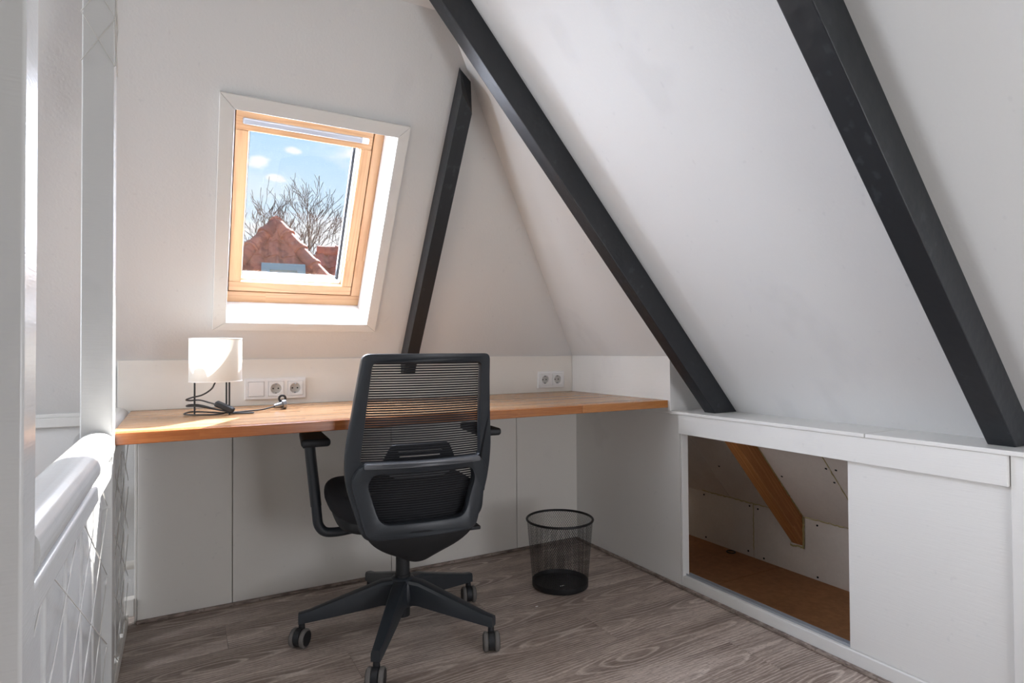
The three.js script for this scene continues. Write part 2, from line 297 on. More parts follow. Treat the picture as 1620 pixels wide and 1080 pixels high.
// storage space behind the knee wall
{
  const s = group('wall_storage'); struct(s, 'bare plasterboard lining of the storage space under the slope');
  const tA = -0.36, tB = -(0.929 - 0.225) / Math.sin(RA);
  for (const [z0, z1] of [[-0.2, 0.475], [0.478, 0.803], [0.862, 1.141], [1.145, 2.2]]) { const g = bx(z0, z1, tB, tA, 0.0, 0.008); g.applyMatrix4(RM); mesh('slope_board', uvm(g), M.gypsum, s); }
  for (const [z0, z1] of [[-0.2, 0.604], [0.607, 1.5], [1.503, 2.2]]) mesh('knee_board', bx(0.578, 0.592, -0.03, 0.238, z0, z1, 0.001), M.gypsum, s);
  mesh('end_board', bx(0.017, 0.75, -0.03, 0.75, -0.22, -0.2), M.gypsum, s);
  mesh('end_board', bx(0.04, 0.75, -0.03, 0.75, 2.2, 2.22), M.gypsum, s);
  const r = rng(5), scr = [];
  for (const [y, z] of [[0.218, 0.584], [0.2136, 0.63], [0.0048, 0.574], [-0.005, 0.66], [0.2137, 0.305], [0.0, 0.315], [0.212, 0.925], [-0.005, 0.924], [0.2, 1.2], [0.01, 1.22]]) mesh('screw', rod(V(0.5785, y, z), V(0.5765, y, z), 0.0045), M.hole, s);
  for (const [y, z] of [[0.516, 1.167], [0.515, 1.128], [0.436, 0.89], [0.458, 1.128], [0.42, 0.55]]) { const p = V(slopeX(y), y, z); mesh('screw', rod(p.clone().addScaledVector(rN, 0.007), p.clone().addScaledVector(rN, 0.0095), 0.0045), M.hole, s); }
  const bead = (a, b, n, rr) => { const p = []; for (let i = 0; i <= n; i++) p.push(a.clone().lerp(b, i / n).add(V((r() - 0.5) * 0.004, (r() - 0.5) * 0.006, 0))); return tube(p, rr, n * 2, 5); };
  mesh('foam_seam', bead(V(0.572, 0.236, 0.3), V(0.572, 0.236, 0.8), 50, 0.0034), M.foam, s);
  mesh('foam_seam', bead(V(0.572, 0.236, 0.87), V(0.572, 0.236, 1.5), 60, 0.0034), M.foam, s);
  const q = (y, z) => V(slopeX(y, 0.008), y, z);
  mesh('foam_seam', bead(q(0.24, 0.864), q(0.56, 0.862), 40, 0.003), M.foam, s);
  mesh('foam_seam', bead(q(0.28, 1.143), q(0.62, 1.143), 30, 0.0022), M.foam, s);
  mesh('foam_seam', bead(V(0.577, 0.02, 0.6055), V(0.577, 0.235, 0.6055), 20, 0.002), M.foam, s);
  mesh('foam_seam', bead(V(0.574, 0.098, 0.80), V(0.574, 0.235, 0.862), 1, 0.001), M.foam, s);
  mesh('foam_collar', join([bead(V(0.573, 0.1, 0.802), V(0.573, 0.1, 0.864), 10, 0.004), bead(V(0.573, 0.1, 0.864), V(0.573, 0.235, 0.864), 16, 0.0045)]), M.foam, s);
  const f = group('floor_storage'); struct(f, 'brown fibreboard floor of the storage space');
  for (const [z0, z1] of [[-0.2, 0.741], [0.743, 1.62], [1.622, 2.2]]) mesh('floor_board', bx(0.05, 0.6, -0.0265, -0.018, z0, z1, 0.001), M.board, f);
}
{
  const ring = tag(mesh('cable_ring', new THREE.TorusGeometry(0.02, 0.0025, 6, 24).rotateX(Math.PI / 2).translate(0.545, -0.0155, 0.5), M.cord, scene), 'small dark ring lying on the storage floor by the plasterboard', 'ring');
}
// ------------------------------------------------------------------ roof beams
function rightBeam(z0, z1, label) {
  const d = 0.09, y0 = 0.7066, g = poly([[slopeX(y0, -0.01), y0], [slopeX(CEIL, -0.01), CEIL], [slopeX(CEIL, d), CEIL], [slopeX(y0, d), y0]], z1 - z0 - 0.006, [], 0.003);
  g.translate(0, 0, z0 + 0.003);
  const gg = uvm(g, 1.2);
  return tag(mesh('roof_beam', gg, M.beam, scene), label, 'beam');
}
rightBeam(0.804, 0.860, 'black painted roof beam down the right slope ending on the ledge beside the desk');
rightBeam(1.752, 1.814, 'wide black roof beam at the right edge of the picture, foot on the ledge');
{
  const on = (x, s, d) => bO.clone().addScaledVector(bU, s).addScaledVector(bN, d).setX(x), foot = (x, d) => V(x, 0.862, d > 0 ? slopeZ(0.862, d) : slopeZ(0.862, d));
  const g = hexa([on(-0.93, 1.2, -0.008), on(-0.878, 1.165, -0.008), foot(-0.878, -0.008), foot(-0.93, -0.008), on(-0.93, 1.12, 0.07), on(-0.878, 1.06, 0.07), foot(-0.878, 0.07), foot(-0.93, 0.07)]);
  tag(mesh('roof_beam', g, M.beam, scene), 'short black beam on the back slope right of the skylight, top end cut at an angle', 'beam');
}
{ // the bare continuation of the first beam inside the storage space
  const y0 = 0.69, d = 0.088, xk = 0.5775, yk = (dd) => rO.y - (xk - rO.x) * Math.tan(RA) - dd / Math.cos(RA), g = poly([[xk, yk(0.002)], [slopeX(y0, 0.002), y0], [slopeX(y0, d), y0], [xk, yk(d)]], 0.056); g.translate(0, 0, 0.805);
  const p = g.attributes.position, uv = [], q = V(0, 0, 0);
  const gg = g.index ? g.toNonIndexed() : g, pp = gg.attributes.position, nn = gg.attributes.normal;
  for (let i = 0; i < pp.count; i++) { q.fromBufferAttribute(pp, i).sub(rO); const side = Math.abs(nn.getZ(i)) > 0.5; uv.push(q.dot(rU) / 0.9, (side ? q.dot(rN) : pp.getZ(i) + 0.31) / 0.1); }
  gg.setAttribute('uv', new THREE.Float32BufferAttribute(uv, 2));
  tag(mesh('rafter', gg, M.rafter, scene), 'bare orange pine rafter inside the open storage space', 'rafter');
}
// ------------------------------------------------------------------ skylight
{
  const w = group('window_1'); struct(w, 'pine roof window in a white casing on the back slope');
  w.matrixAutoUpdate = true; w.applyMatrix4(BM);
  const pineBox = (x0, x1, y0, y1, z0, z1, r, along) => { const g = bx(x0, x1, y0, y1, z0, z1, r), p = g.attributes.position, uv = g.attributes.uv; for (let i = 0; i < p.count; i++) { const a = along ? p.getX(i) : p.getY(i), b = along ? p.getY(i) : p.getX(i); uv.setXY(i, a / 0.9 + (x0 + y0) * 3.7, (b + p.getZ(i)) / 0.08 + x0 * 5); } return g; };
  const miter = (pts) => { const g = poly(pts, 0.014, [], 0.002); g.translate(0, 0, -0.001); return uvm(g); };
  const [X0, X1, S0, S1] = [-1.665, -1.067, 0.139, 0.968], [x0, x1, s0, s1] = [-1.6215, -1.106, 0.172, 0.924], e = 0.0006;
  mesh('casing', miter([[X0, S0], [X1, S0], [x1, s0], [x0, s0]]), M.lacquer, w);
  mesh('casing', miter([[X0, S1], [x0, s1], [x1, s1], [X1, S1]]), M.lacquer, w);
  mesh('casing', miter([[X0, S0 + e], [x0, s0 + e], [x0, s1 - e], [X0, S1 - e]]), M.lacquer, w);
  mesh('casing', miter([[X1, S0 + e], [X1, S1 - e], [x1, s1 - e], [x1, s0 + e]]), M.lacquer, w);
  mesh('liner', bx(x0 - 0.012, x1 + 0.012, s0 - 0.012, s0, -0.16, 0.004), M.liner, w);
  mesh('liner', bx(x0 - 0.012, x1 + 0.012, s1, s1 + 0.012, -0.16, 0.004), M.liner, w);
  mesh('liner', bx(x0 - 0.012, x0, s0, s1, -0.16, 0.004), M.liner, w);
  mesh('liner', bx(x1, x1 + 0.012, s0, s1, -0.16, 0.004), M.liner, w);
  // fixed frame
  const D = -0.146, B = -0.215;
  mesh('frame', pineBox(x0, x1, s0, s0 + 0.046, B, D, 0.003, true), M.pine, w);
  mesh('frame', pineBox(x0, x1, s1 - 0.028, s1, B, D, 0.003, true), M.pine, w);
  mesh('frame', pineBox(x0, x0 + 0.012, s0 + 0.046, s1 - 0.028, B, D, 0.003, false), M.pine, w);
  mesh('frame', pineBox(x1 - 0.037, x1, s0 + 0.046, s1 - 0.028, B, D, 0.003, false), M.pine, w);
  // sash
  const [a0, a1, t0, t1] = [-1.607, -1.1465, 0.2225, 0.893], [g0, g1, h0, h1] = [-1.565, -1.186, 0.262, 0.828];
  const sash = mesh('sash', pineBox(a0, a1, t0, h0, B, D + 0.004, 0.003, true), M.pine, w);
  mesh('sash', pineBox(a0, a1, h1, t1, B, D + 0.002, 0.003, true), M.pine, w);
  mesh('sash', pineBox(a0, g0, h0, h1, B, D + 0.004, 0.003, false), M.pine, w);
  mesh('sash', pineBox(g1, a1, h0, h1, B, D + 0.004, 0.003, false), M.pine, w);
  const rebate = (p) => bx(p[0], p[1], p[2], p[3], B - 0.012, -0.166);
  mesh('glazing_bead', join([rebate([g0, g1, h0, h0 + 0.006]), rebate([g0, g1, h1 - 0.004, h1]), rebate([g0, g0 + 0.004, h0, h1]), rebate([g1 - 0.006, g1, h0, h1])]), M.white, w);
  mesh('gasket', join([bx(g1 - 0.016, g1 - 0.0062, h0 + 0.007, h1 - 0.005, -0.212, -0.194), bx(g0 + 0.0045, g0 + 0.008, h0 + 0.007, h1 - 0.005, -0.212, -0.196), bx(g0, g1, h1 - 0.007, h1 - 0.004, -0.212, -0.2), bx(g0, g1, h0 + 0.006, h0 + 0.009, -0.212, -0.204)]), M.gasket, w);
  mesh('pane', bx(g0 + 0.002, g1 - 0.002, h0 + 0.002, h1 - 0.002, -0.2005, -0.1995), M.glass, w);
  const v = mesh('vent_bar', bx(-1.586, -1.162, 0.85, 0.871, D - 0.002, D + 0.012, 0.005), M.alu, w);
  mesh('end_cap', bx(-1.19, -1.161, 0.8495, 0.8715, D - 0.002, D + 0.0125, 0.005), M.white, v);
  mesh('catch', bx(g1 - 0.004, g1 + 0.006, h1 - 0.05, h1 - 0.004, -0.19, -0.15, 0.004), M.alu, w);
  mesh('cladding', join([bx(x0, x1, s0 - 0.02, s0 + 0.05, B - 0.02, B), bx(x0, x1, s1 - 0.06, s1 + 0.02, B - 0.02, B), bx(x0 - 0.02, g0 - 0.004, s0, s1, B - 0.02, B), bx(g1 + 0.004, x1 + 0.02, s0, s1, B - 0.02, B)]), M.outer, w);
}
// ------------------------------------------------------------------ balustrade
const PX0 = -1.976, PX1 = -1.91;
function post(z0, z1, label) { return tag(mesh('newel_post', bx(PX0, PX1, -0.02, CEIL - 0.001, z0, z1, 0.004), M.gloss, scene), label, 'post'); }
post(0.69, 0.752, 'white square post at the left end of the desk, hand rail butting against it');
post(1.642, 1.706, 'large white post at the left edge of the picture, nearest the camera');
{
  const b = group('balustrade', V(-1.943, 0, 0)); tag(b, 'white stair balustrade with rounded hand rail and boarded sides', 'balustrade');
  const prof = new THREE.Shape(); prof.moveTo(-0.026, 0.7); prof.lineTo(0.026, 0.7); prof.bezierCurveTo(0.034, 0.702, 0.038, 0.712, 0.038, 0.727); prof.bezierCurveTo(0.038, 0.75, 0.022, 0.764, 0, 0.764); prof.bezierCurveTo(-0.022, 0.764, -0.038, 0.75, -0.038, 0.727); prof.bezierCurveTo(-0.038, 0.712, -0.034, 0.702, -0.026, 0.7);
  const rail = (z0, z1) => { const g = new THREE.ExtrudeGeometry(prof, { depth: z1 - z0, bevelEnabled: false, curveSegments: 10 }); g.translate(0, 0, z0); return uvm(toCreasedNormals(g, 0.7)); };
  mesh('hand_rail', rail(0.7525, 1.6415), M.gloss, b);
  { const g = rail(0.01, 0.6895); g.translate(-0.016, 0, 0); mesh('hand_rail', g, M.gloss, b); }
  mesh('sub_rail', bx(-0.03, 0.032, 0.65, 0.69, 0.7525, 1.6415, 0.006), M.gloss, b);
  mesh('sub_rail', bx(-0.03, 0.018, 0.65, 0.69, 0.01, 0.6895, 0.006), M.gloss, b);
  mesh('bottom_rail', bx(-0.03, 0.028, 0.0, 0.04, 0.7525, 1.6415, 0.003), M.cream, b);
  mesh('bottom_rail', bx(-0.03, 0.02, 0.0, 0.04, 0.01, 0.6895, 0.003), M.cream, b);
  for (const z of [0.775, 0.953, 1.131, 1.309, 1.487]) mesh('board', bx(-0.012, 0.014, 0.04, 0.65, z, Math.min(z + 0.146, 1.638), 0.004), M.gloss, b);
  for (const z of [0.03, 0.205, 0.38, 0.54]) mesh('board', bx(-0.012, 0.01, 0.04, 0.65, z, z + 0.14, 0.004), M.gloss, b);
}
{ // cord netting stretched over the room side of the boards
  const n = group('safety_net', V(-1.9115, 0, 0)); tag(n, 'pale diamond cord netting stretched over the balustrade boards', 'netting');
  const cords = [], hw = 0.15, hh = 0.083;
  const seg = (z0, z1, x) => { for (let k = -12; k < 24; k++) for (const s of [1, -1]) {
    let pts = [];
    // cord runs diagonally: z = zc + s * (y / hh) * hw
    const zc = k * hw * 2; let ya = 0.045, yb = 0.645, za = zc + s * ya / hh * hw, zb = zc + s * yb / hh * hw;
    let t0 = 0, t1 = 1; const cut = (lo, hi) => { const d = zb - za; const a = (lo - za) / d, b = (hi - za) / d; t0 = Math.max(t0, Math.min(a, b)); t1 = Math.min(t1, Math.max(a, b)); }; cut(z0, z1);
    if (t1 - t0 < 0.02) continue;
    const P = (t) => V(x, ya + (yb - ya) * t, za + (zb - za) * t); cords.push(rod(P(t0), P(t1), 0.0011, 0.0011, 5));
  } };
  seg(0.757, 1.638, -0.0085); seg(0.02, 0.685, -0.012);
  mesh('cords', join(cords), M.net, n).userData.kind = 'stuff';
  const t = group('net_wrap', V(-1.943, 1.66, 0.721)); tag(t, 'crossed pale cords tied round the top of the post by the desk', 'netting');
  const c = [], q = 0.0345, zf = 0.0325;
  for (const y of [0.0, 0.12, 0.24]) { c.push(rod(V(-q, y, zf), V(q, y + 0.12, zf), 0.0011, 0.0011, 5), rod(V(q, y, zf), V(-q, y + 0.12, zf), 0.0011, 0.0011, 5), rod(V(q, y, zf), V(q, y + 0.12, -zf), 0.0011, 0.0011, 5), rod(V(q, y, -zf), V(q, y + 0.12, zf), 0.0011, 0.0011, 5)); }
  mesh('cords', join(c), M.net, t);
}
// ------------------------------------------------------------------ desk: laminated staves
{
  const d = group('desk', V(-0.985, 0.72, 0.35)); tag(d, 'long oiled hardwood worktop of laminated staves along the back wall', 'desk');
  const r = rng(19), N = 16, z0 = 0.009, z1 = 0.69, W = (z1 - z0) / N, xl = -1.918, xr = -0.0315;
  for (let k = 0; k < N; k++) {
    const front = k === N - 1, za = z0 + k * W, cuts = [xl];
    let x = xl + (front ? 0.62 : 0.2 + 0.5 * r());
    while (x < xr - 0.25) { cuts.push(x); x += 0.45 + 0.4 * r(); }
    cuts.push(xr);
    for (let i = 0; i + 1 < cuts.length; i++) {
      const a = cuts[i], b = cuts[i + 1];
      const g = front ? new RoundedBoxGeometry(b - a - 0.0004, 0.03, W - 0.0003, 3, 0.0025) : new THREE.BoxGeometry(b - a - 0.0003, 0.03, W - 0.0003);
      g.translate((a + b) / 2, 0.735, za + W / 2);
      const gg = g.index ? g.toNonIndexed() : g, p = gg.attributes.position, uv = gg.attributes.uv, nn = gg.attributes.normal, o = r() * 3, o2 = r();
      for (let q = 0; q < p.count; q++) uv.setXY(q, p.getX(q) / 0.9 + o, (Math.abs(nn.getZ(q)) > 0.6 ? p.getY(q) : p.getZ(q)) / 0.05 + o2);
      gg.translate(0.985, -0.72, -0.35);
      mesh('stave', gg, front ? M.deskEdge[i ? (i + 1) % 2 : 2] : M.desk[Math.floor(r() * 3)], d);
    }
  }
}
// ------------------------------------------------------------------ sockets
function socketPlate(x, y, kinds, label, category) {
  const g = group('socket_plate', V(x, y, 0.008)); tag(g, label, category);
  const n = kinds.length, W = 0.0715 * n + 0.0095, H = 0.081;
  const holes = kinds.map((_, i) => { const cx = (i - (n - 1) / 2) * 0.0715, q = 0.0279; return [[cx - q, -q], [cx - q, q], [cx + q, q], [cx + q, -q]]; });
  mesh('frame', uvm(poly([[-W / 2, -H / 2], [W / 2, -H / 2], [W / 2, H / 2], [-W / 2, H / 2]], 0.005, holes, 0.002).translate(0, 0, 0.002)), M.white, g);
  mesh('back_plate', bx(-W / 2 + 0.004, W / 2 - 0.004, -H / 2 + 0.004, H / 2 - 0.004, 0, 0.0005), M.white, g);
  kinds.forEach((k, i) => {
    const cx = (i - (n - 1) / 2) * 0.0715;
    if (k === 'switch') { mesh('rocker', new RoundedBoxGeometry(0.055, 0.055, 0.011, 2, 0.0012).translate(cx, 0, 0.006), M.white, g); return; }
    const circ = [...Array(32)].map((_, j) => [cx + 0.0205 * Math.cos(j / 16 * Math.PI), 0.0205 * Math.sin(j / 16 * Math.PI)]);
    const ins = mesh('insert', uvm(poly([[cx - 0.0275, -0.0275], [cx + 0.0275, -0.0275], [cx + 0.0275, 0.0275], [cx - 0.0275, 0.0275]], 0.0118, [circ.slice().reverse()]).translate(0, 0, 0.0006)), M.white, g);
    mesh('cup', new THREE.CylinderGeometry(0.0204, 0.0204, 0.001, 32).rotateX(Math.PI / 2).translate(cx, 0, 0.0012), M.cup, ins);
    for (const s of [-1, 1]) mesh('pin_hole', new THREE.CylinderGeometry(0.003, 0.003, 0.001, 12).rotateX(Math.PI / 2).translate(cx + s * 0.0095, 0, 0.0017), M.hole, ins);
    mesh('screw', new THREE.CylinderGeometry(0.0022, 0.0022, 0.001, 10).rotateX(Math.PI / 2).translate(cx, 0, 0.002), M.brassy, ins);
    for (const s of [-1, 1]) mesh('earth_clip', bx(cx - 0.003, cx + 0.003, s * 0.0175 - 0.002, s * 0.0175 + 0.002, 0.0018, 0.0105), M.chrome, ins);
  });
}
socketPlate(-1.439, 0.8125, ['switch', 'socket', 'socket'], 'white triple plate with a switch and two sockets behind the lamp cable', 'socket');
socketPlate(-0.16, 0.8115, ['socket', 'socket'], 'white double socket plate in the corner right of the chair', 'socket');
// ------------------------------------------------------------------ table lamp
{
  const cx = -1.663, cz = 0.285, y = 0.7502;
  const l = group('table_lamp', V(cx, y, cz)); tag(l, 'small table lamp with a pale drum shade on thin black legs', 'lamp');
  const R = 0.08, prof = [[R, 0.108], [R, 0.251]].map((p) => new THREE.Vector2(...p));
  const sh = mesh('lamp_shade', new THREE.LatheGeometry(prof, 64), M.shadeCloth, l);
  for (const yy of [0.109, 0.25]) mesh('rim', new THREE.TorusGeometry(R, 0.0014, 8, 64).rotateX(Math.PI / 2).translate(0, yy, 0), M.white, sh);
  const legA = [178, 52, -55];
  for (const a of legA) { const c = Math.cos(rad(a)), s = Math.sin(rad(a)); mesh('leg', rod(V(c * 0.062, 0, s * 0.062), V(c * 0.062, 0.115, s * 0.062), 0.0028), M.wire, l); }
  mesh('ring', new THREE.TorusGeometry(0.062, 0.0025, 6, 40).rotateX(Math.PI / 2).translate(0, 0.114, 0), M.wire, l);
  mesh('spider', join([0, 120, 240].map((a) => rod(V(0, 0.114, 0), V(0.062 * Math.cos(rad(a + 58)), 0.114, 0.062 * Math.sin(rad(a + 58))), 0.002))), M.wire, l);
  const so = mesh('lamp_holder', new THREE.CylinderGeometry(0.016, 0.016, 0.04, 20).translate(0, 0.125, 0), M.wire, l);
  mesh('bulb', new THREE.LatheGeometry([[0.0001, 0.14], [0.011, 0.142], [0.013, 0.152], [0.024, 0.172], [0.027, 0.187], [0.022, 0.204], [0.01, 0.213], [0.0001, 0.214]].map((p) => new THREE.Vector2(...p)), 28), M.bulb, so);
  // cable wound about the left leg, with switch and plug
  const k = [[0, 0.108, 0], [-0.004, 0.1, 0.004], [-0.012, 0.085, 0.01], [-0.04, 0.066, 0.02], [-0.07, 0.058, 0.012], [-0.086, 0.05, -0.008], [-0.075, 0.046, -0.026], [-0.05, 0.047, -0.02], [-0.02, 0.04, 0.02], [0.0, 0.034, 0.04]];
  mesh('cable', tube(k.map((p) => V(...p)), 0.0026, 90, 7), M.cord, l);
  const k2 = [[0.048, 0.014, 0.058], [0.03, 0.012, 0.052], [-0.01, 0.02, 0.03], [-0.05, 0.03, 0.03], [-0.084, 0.03, 0.01], [-0.078, 0.032, -0.02], [-0.05, 0.03, -0.03], [-0.01, 0.02, 0.01], [0.03, 0.008, 0.04], [0.0, 0.004, 0.062], [-0.06, 0.005, 0.055], [-0.092, 0.006, 0.018], [-0.07, 0.008, -0.03], [-0.01, 0.006, 0.0], [0.04, 0.004, 0.03], [0.09, 0.004, 0.05], [0.11, 0.004, 0.06], [0.105, 0.004, 0.07], [0.06, 0.004, 0.062], [0.04, 0.004, 0.03], [0.09, 0.004, 0.0], [0.15, 0.005, -0.03], [0.19, 0.012, -0.045]];
  mesh('cable', tube(k2.map((p) => V(...p)), 0.0026, 220, 7), M.cord, l);
  const sw = mesh('cable_switch', new RoundedBoxGeometry(0.062, 0.018, 0.026, 3, 0.006), M.plasticSoft, l); sw.position.set(0.024, 0.026, 0.052); sw.rotation.set(0.1, -0.35, -0.42);
  const pg = mesh('plug', join([rod(V(0.188, 0.012, -0.045), V(0.214, 0.016, -0.055), 0.008, 0.012, 12), rod(V(0.214, 0.016, -0.055), V(0.226, 0.018, -0.059), 0.018, 0.018, 20)]), M.chrome, l);
  mesh('plug_loop', new THREE.TorusGeometry(0.011, 0.004, 8, 18).translate(0.217, 0.038, -0.056), M.plasticSoft, pg);
}
// ------------------------------------------------------------------ waste bin
{
  const b = group('waste_bin', V(-0.412, 0.0005, 0.462)); tag(b, 'round black wire mesh waste bin on the floor in the corner', 'bin');
  const r0 = 0.1125, r1 = 0.134, H = 0.268, N = 104, L = [];
  const ribbon = (pts, w) => { const v = [], ix = []; pts.forEach(([p, t]) => { v.push(p.x - t.x * w, p.y - t.y * w, p.z - t.z * w, p.x + t.x * w, p.y + t.y * w, p.z + t.z * w); }); for (let i = 0; i + 1 < pts.length; i++) ix.push(i * 2, i * 2 + 1, i * 2 + 2, i * 2 + 1, i * 2 + 3, i * 2 + 2); return [v, ix]; };
  const pos = [], idx = [];
  for (let k = 0; k < N; k++) for (const s of [1, -1]) {
    const pts = []; for (let i = 0; i <= 14; i++) { const t = i / 14, a = (k / N) * Math.PI * 2 + s * t * 1.1, r = r0 + (r1 - r0) * t; pts.push([V(r * Math.cos(a), 0.012 + (H - 0.016) * t, r * Math.sin(a)), V(-Math.sin(a), 0, Math.cos(a))]); }
    const [v, ix] = ribbon(pts, 0.00085), o = pos.length / 3; pos.push(...v); idx.push(...ix.map((q) => q + o));
  }
  const g = new THREE.BufferGeometry(); g.setAttribute('position', new THREE.Float32BufferAttribute(pos, 3)); g.setIndex(idx); g.computeVertexNormals();
  const mm = M.wire.clone(); mm.side = THREE.DoubleSide;
  mesh('wire_mesh', g, mm, b).userData.kind = 'stuff';
  mesh('rim', new THREE.TorusGeometry(r1, 0.0048, 10, 64).rotateX(Math.PI / 2).translate(0, H, 0), M.wire, b);
  mesh('base', new THREE.LatheGeometry([[0.0001, 0.006], [r0 - 0.006, 0.006], [r0 - 0.002, 0.012], [r0, 0.024], [r0 + 0.0015, 0.024], [r0 + 0.001, 0.004], [r0 - 0.006, 0.0], [0.0001, 0.0]].map((p) => new THREE.Vector2(...p)), 64), M.wire, b);
  tag(mesh('paper_scrap', bx(-0.43, -0.412, 0.0075, 0.009, 0.488, 0.491), M.white, scene), 'tiny white scrap lying in the bottom of the waste bin', 'scrap');
}
tag(mesh('paper_scrap', bx(-0.607, -0.598, 0.0005, 0.002, 0.588, 0.592), M.white, scene), 'tiny white scrap on the floor left of the waste bin', 'scrap');
// ------------------------------------------------------------------ office chair
{
  const ch = group('office_chair', V(-1.103, 0, 0.537)); ch.rotation.y = -rad(6);
  tag(ch, 'black mesh-back office chair on castors pushed under the desk', 'chair');
  const prof = [[0.30, 0.232], [0.36, 0.262], [0.42, 0.27], [0.5, 0.266], [0.58, 0.272], [0.64, 0.285], [0.72, 0.302], [0.8, 0.322], [0.88, 0.345], [0.96, 0.372]];
  const bz = (y) => { for (let i = 0; i + 1 < prof.length; i++) if (y <= prof[i + 1][0]) { const t = Math.max(0, (y - prof[i][0]) / (prof[i + 1][0] - prof[i][0])); return prof[i][1] + (prof[i + 1][1] - prof[i][1]) * t; } return 0.372; };
  const warp = (g, k = 0.8) => { // bend a flat plate to the curve of the back, normals with it
    const q = toCreasedNormals(g, 0.6), p = q.attributes.position, n = q.attributes.normal, v = V(0, 0, 0);
    for (let i = 0; i < p.count; i++) { const x = p.getX(i), y = p.getY(i), hy = (bz(y + 0.03) - bz(y - 0.03)) / 0.06, nz = n.getZ(i); v.set(n.getX(i) + nz * 2 * k * x, n.getY(i) - nz * hy, nz).normalize(); n.setXYZ(i, v.x, v.y, v.z); p.setZ(i, p.getZ(i) + bz(y) - k * x * x); }
    return q; };
  const dense = (pts, step = 0.012) => { const o = []; pts.forEach((p, i) => { const q = pts[(i + 1) % pts.length], n = Math.max(1, Math.round(Math.hypot(q[0] - p[0], q[1] - p[1]) / step)); for (let j = 0; j < n; j++) o.push([p[0] + (q[0] - p[0]) * j / n, p[1] + (q[1] - p[1]) * j / n]); }); return o; };
  const round = (pts, r, n = 5) => { const o = []; pts.forEach((p, i) => { const a = pts[(i + pts.length - 1) % pts.length], b = pts[(i + 1) % pts.length], rr = Array.isArray(r) ? r[i] : r, la = Math.hypot(a[0] - p[0], a[1] - p[1]), lb = Math.hypot(b[0] - p[0], b[1] - p[1]), A = [p[0] + (a[0] - p[0]) * rr / la, p[1] + (a[1] - p[1]) * rr / la], B = [p[0] + (b[0] - p[0]) * rr / lb, p[1] + (b[1] - p[1]) * rr / lb]; for (let j = 0; j <= n; j++) { const t = j / n; o.push([(1 - t) * (1 - t) * A[0] + 2 * t * (1 - t) * p[0] + t * t * B[0], (1 - t) * (1 - t) * A[1] + 2 * t * (1 - t) * p[1] + t * t * B[1]]); } }); return o; };
  const sym = (half) => [...half, ...half.slice().reverse().map(([x, y]) => [-x, y])];
  const outer = dense(round(sym([[0.188, 0.948], [0.206, 0.8], [0.224, 0.66], [0.222, 0.57], [0.172, 0.402]]), [0.02, 0.03, 0.04, 0.04, 0.03, 0.03, 0.04, 0.04, 0.03, 0.02]));
  const hole1 = dense(round(sym([[0.160, 0.922], [0.183, 0.632]]), 0.014));
  const hole2 = dense(round(sym([[0.158, 0.6], [0.166, 0.565], [0.134, 0.45]]), [0.01, 0.015, 0.025, 0.025, 0.015, 0.01]));
  mesh('back_frame', warp(poly(outer, 0.022, [hole1.slice().reverse(), hole2.slice().reverse()], 0.004).translate(0, 0, -0.012)), M.plastic, ch);
  // raised loop behind the lower back, its upper bar free-standing
  const lo = dense(round(sym([[0.178, 0.632], [0.212, 0.585], [0.166, 0.408]]), [0.02, 0.03, 0.03, 0.03, 0.03, 0.02]));
  const li = dense(round(sym([[0.15, 0.6], [0.164, 0.568], [0.128, 0.452]]), [0.02, 0.02, 0.03, 0.03, 0.02, 0.02]));
  mesh('lower_loop', warp(poly(lo, 0.016, [li.slice().reverse()], 0.005).translate(0, 0, 0.012)), M.plastic, ch);
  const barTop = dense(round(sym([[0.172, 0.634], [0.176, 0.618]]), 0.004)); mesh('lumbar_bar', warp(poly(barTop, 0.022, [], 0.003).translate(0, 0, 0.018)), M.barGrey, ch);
  { // smooth shell under the loop, running forward to the mechanism
    const P = [], I = [], NX = 24, NY = 10, half = (t) => 0.168 - 0.03 * t - 0.085 * t * t;
    for (const back of [1, 0]) for (let j = 0; j <= NY; j++) for (let i = 0; i <= NX; i++) { const t = j / NY, u = i / NX * 2 - 1, x = u * half(t), y = 0.424 - 0.114 * t + 0.018 * t * u * u; P.push(x, y, 0.286 - 0.012 * t - 0.055 * t * t - 0.8 * x * x - (back ? 0 : 0.035)); }
    const q = (b, j, i) => b * (NX + 1) * (NY + 1) + j * (NX + 1) + i;
    for (let j = 0; j < NY; j++) for (let i = 0; i < NX; i++) { I.push(q(0, j, i), q(0, j + 1, i), q(0, j, i + 1), q(0, j, i + 1), q(0, j + 1, i), q(0, j + 1, i + 1), q(1, j, i), q(1, j, i + 1), q(1, j + 1, i), q(1, j, i + 1), q(1, j + 1, i + 1), q(1, j + 1, i)); }
    for (let j = 0; j < NY; j++) for (const i of [0, NX]) I.push(q(0, j, i), q(1, j, i), q(0, j + 1, i), q(0, j + 1, i), q(1, j, i), q(1, j + 1, i));
    for (let i = 0; i < NX; i++) for (const j of [0, NY]) I.push(q(0, j, i), q(0, j, i + 1), q(1, j, i), q(1, j, i), q(0, j, i + 1), q(1, j, i + 1));
    const sg = new THREE.BufferGeometry(); sg.setAttribute('position', new THREE.Float32BufferAttribute(P, 3)); sg.setIndex(I);
    const ms = M.plasticSoft.clone(); ms.side = THREE.DoubleSide; mesh('spine', toCreasedNormals(sg, 0.5), ms, ch);
  }
  // woven back: cross threads and fine uprights
  const pos = [], idx = [];
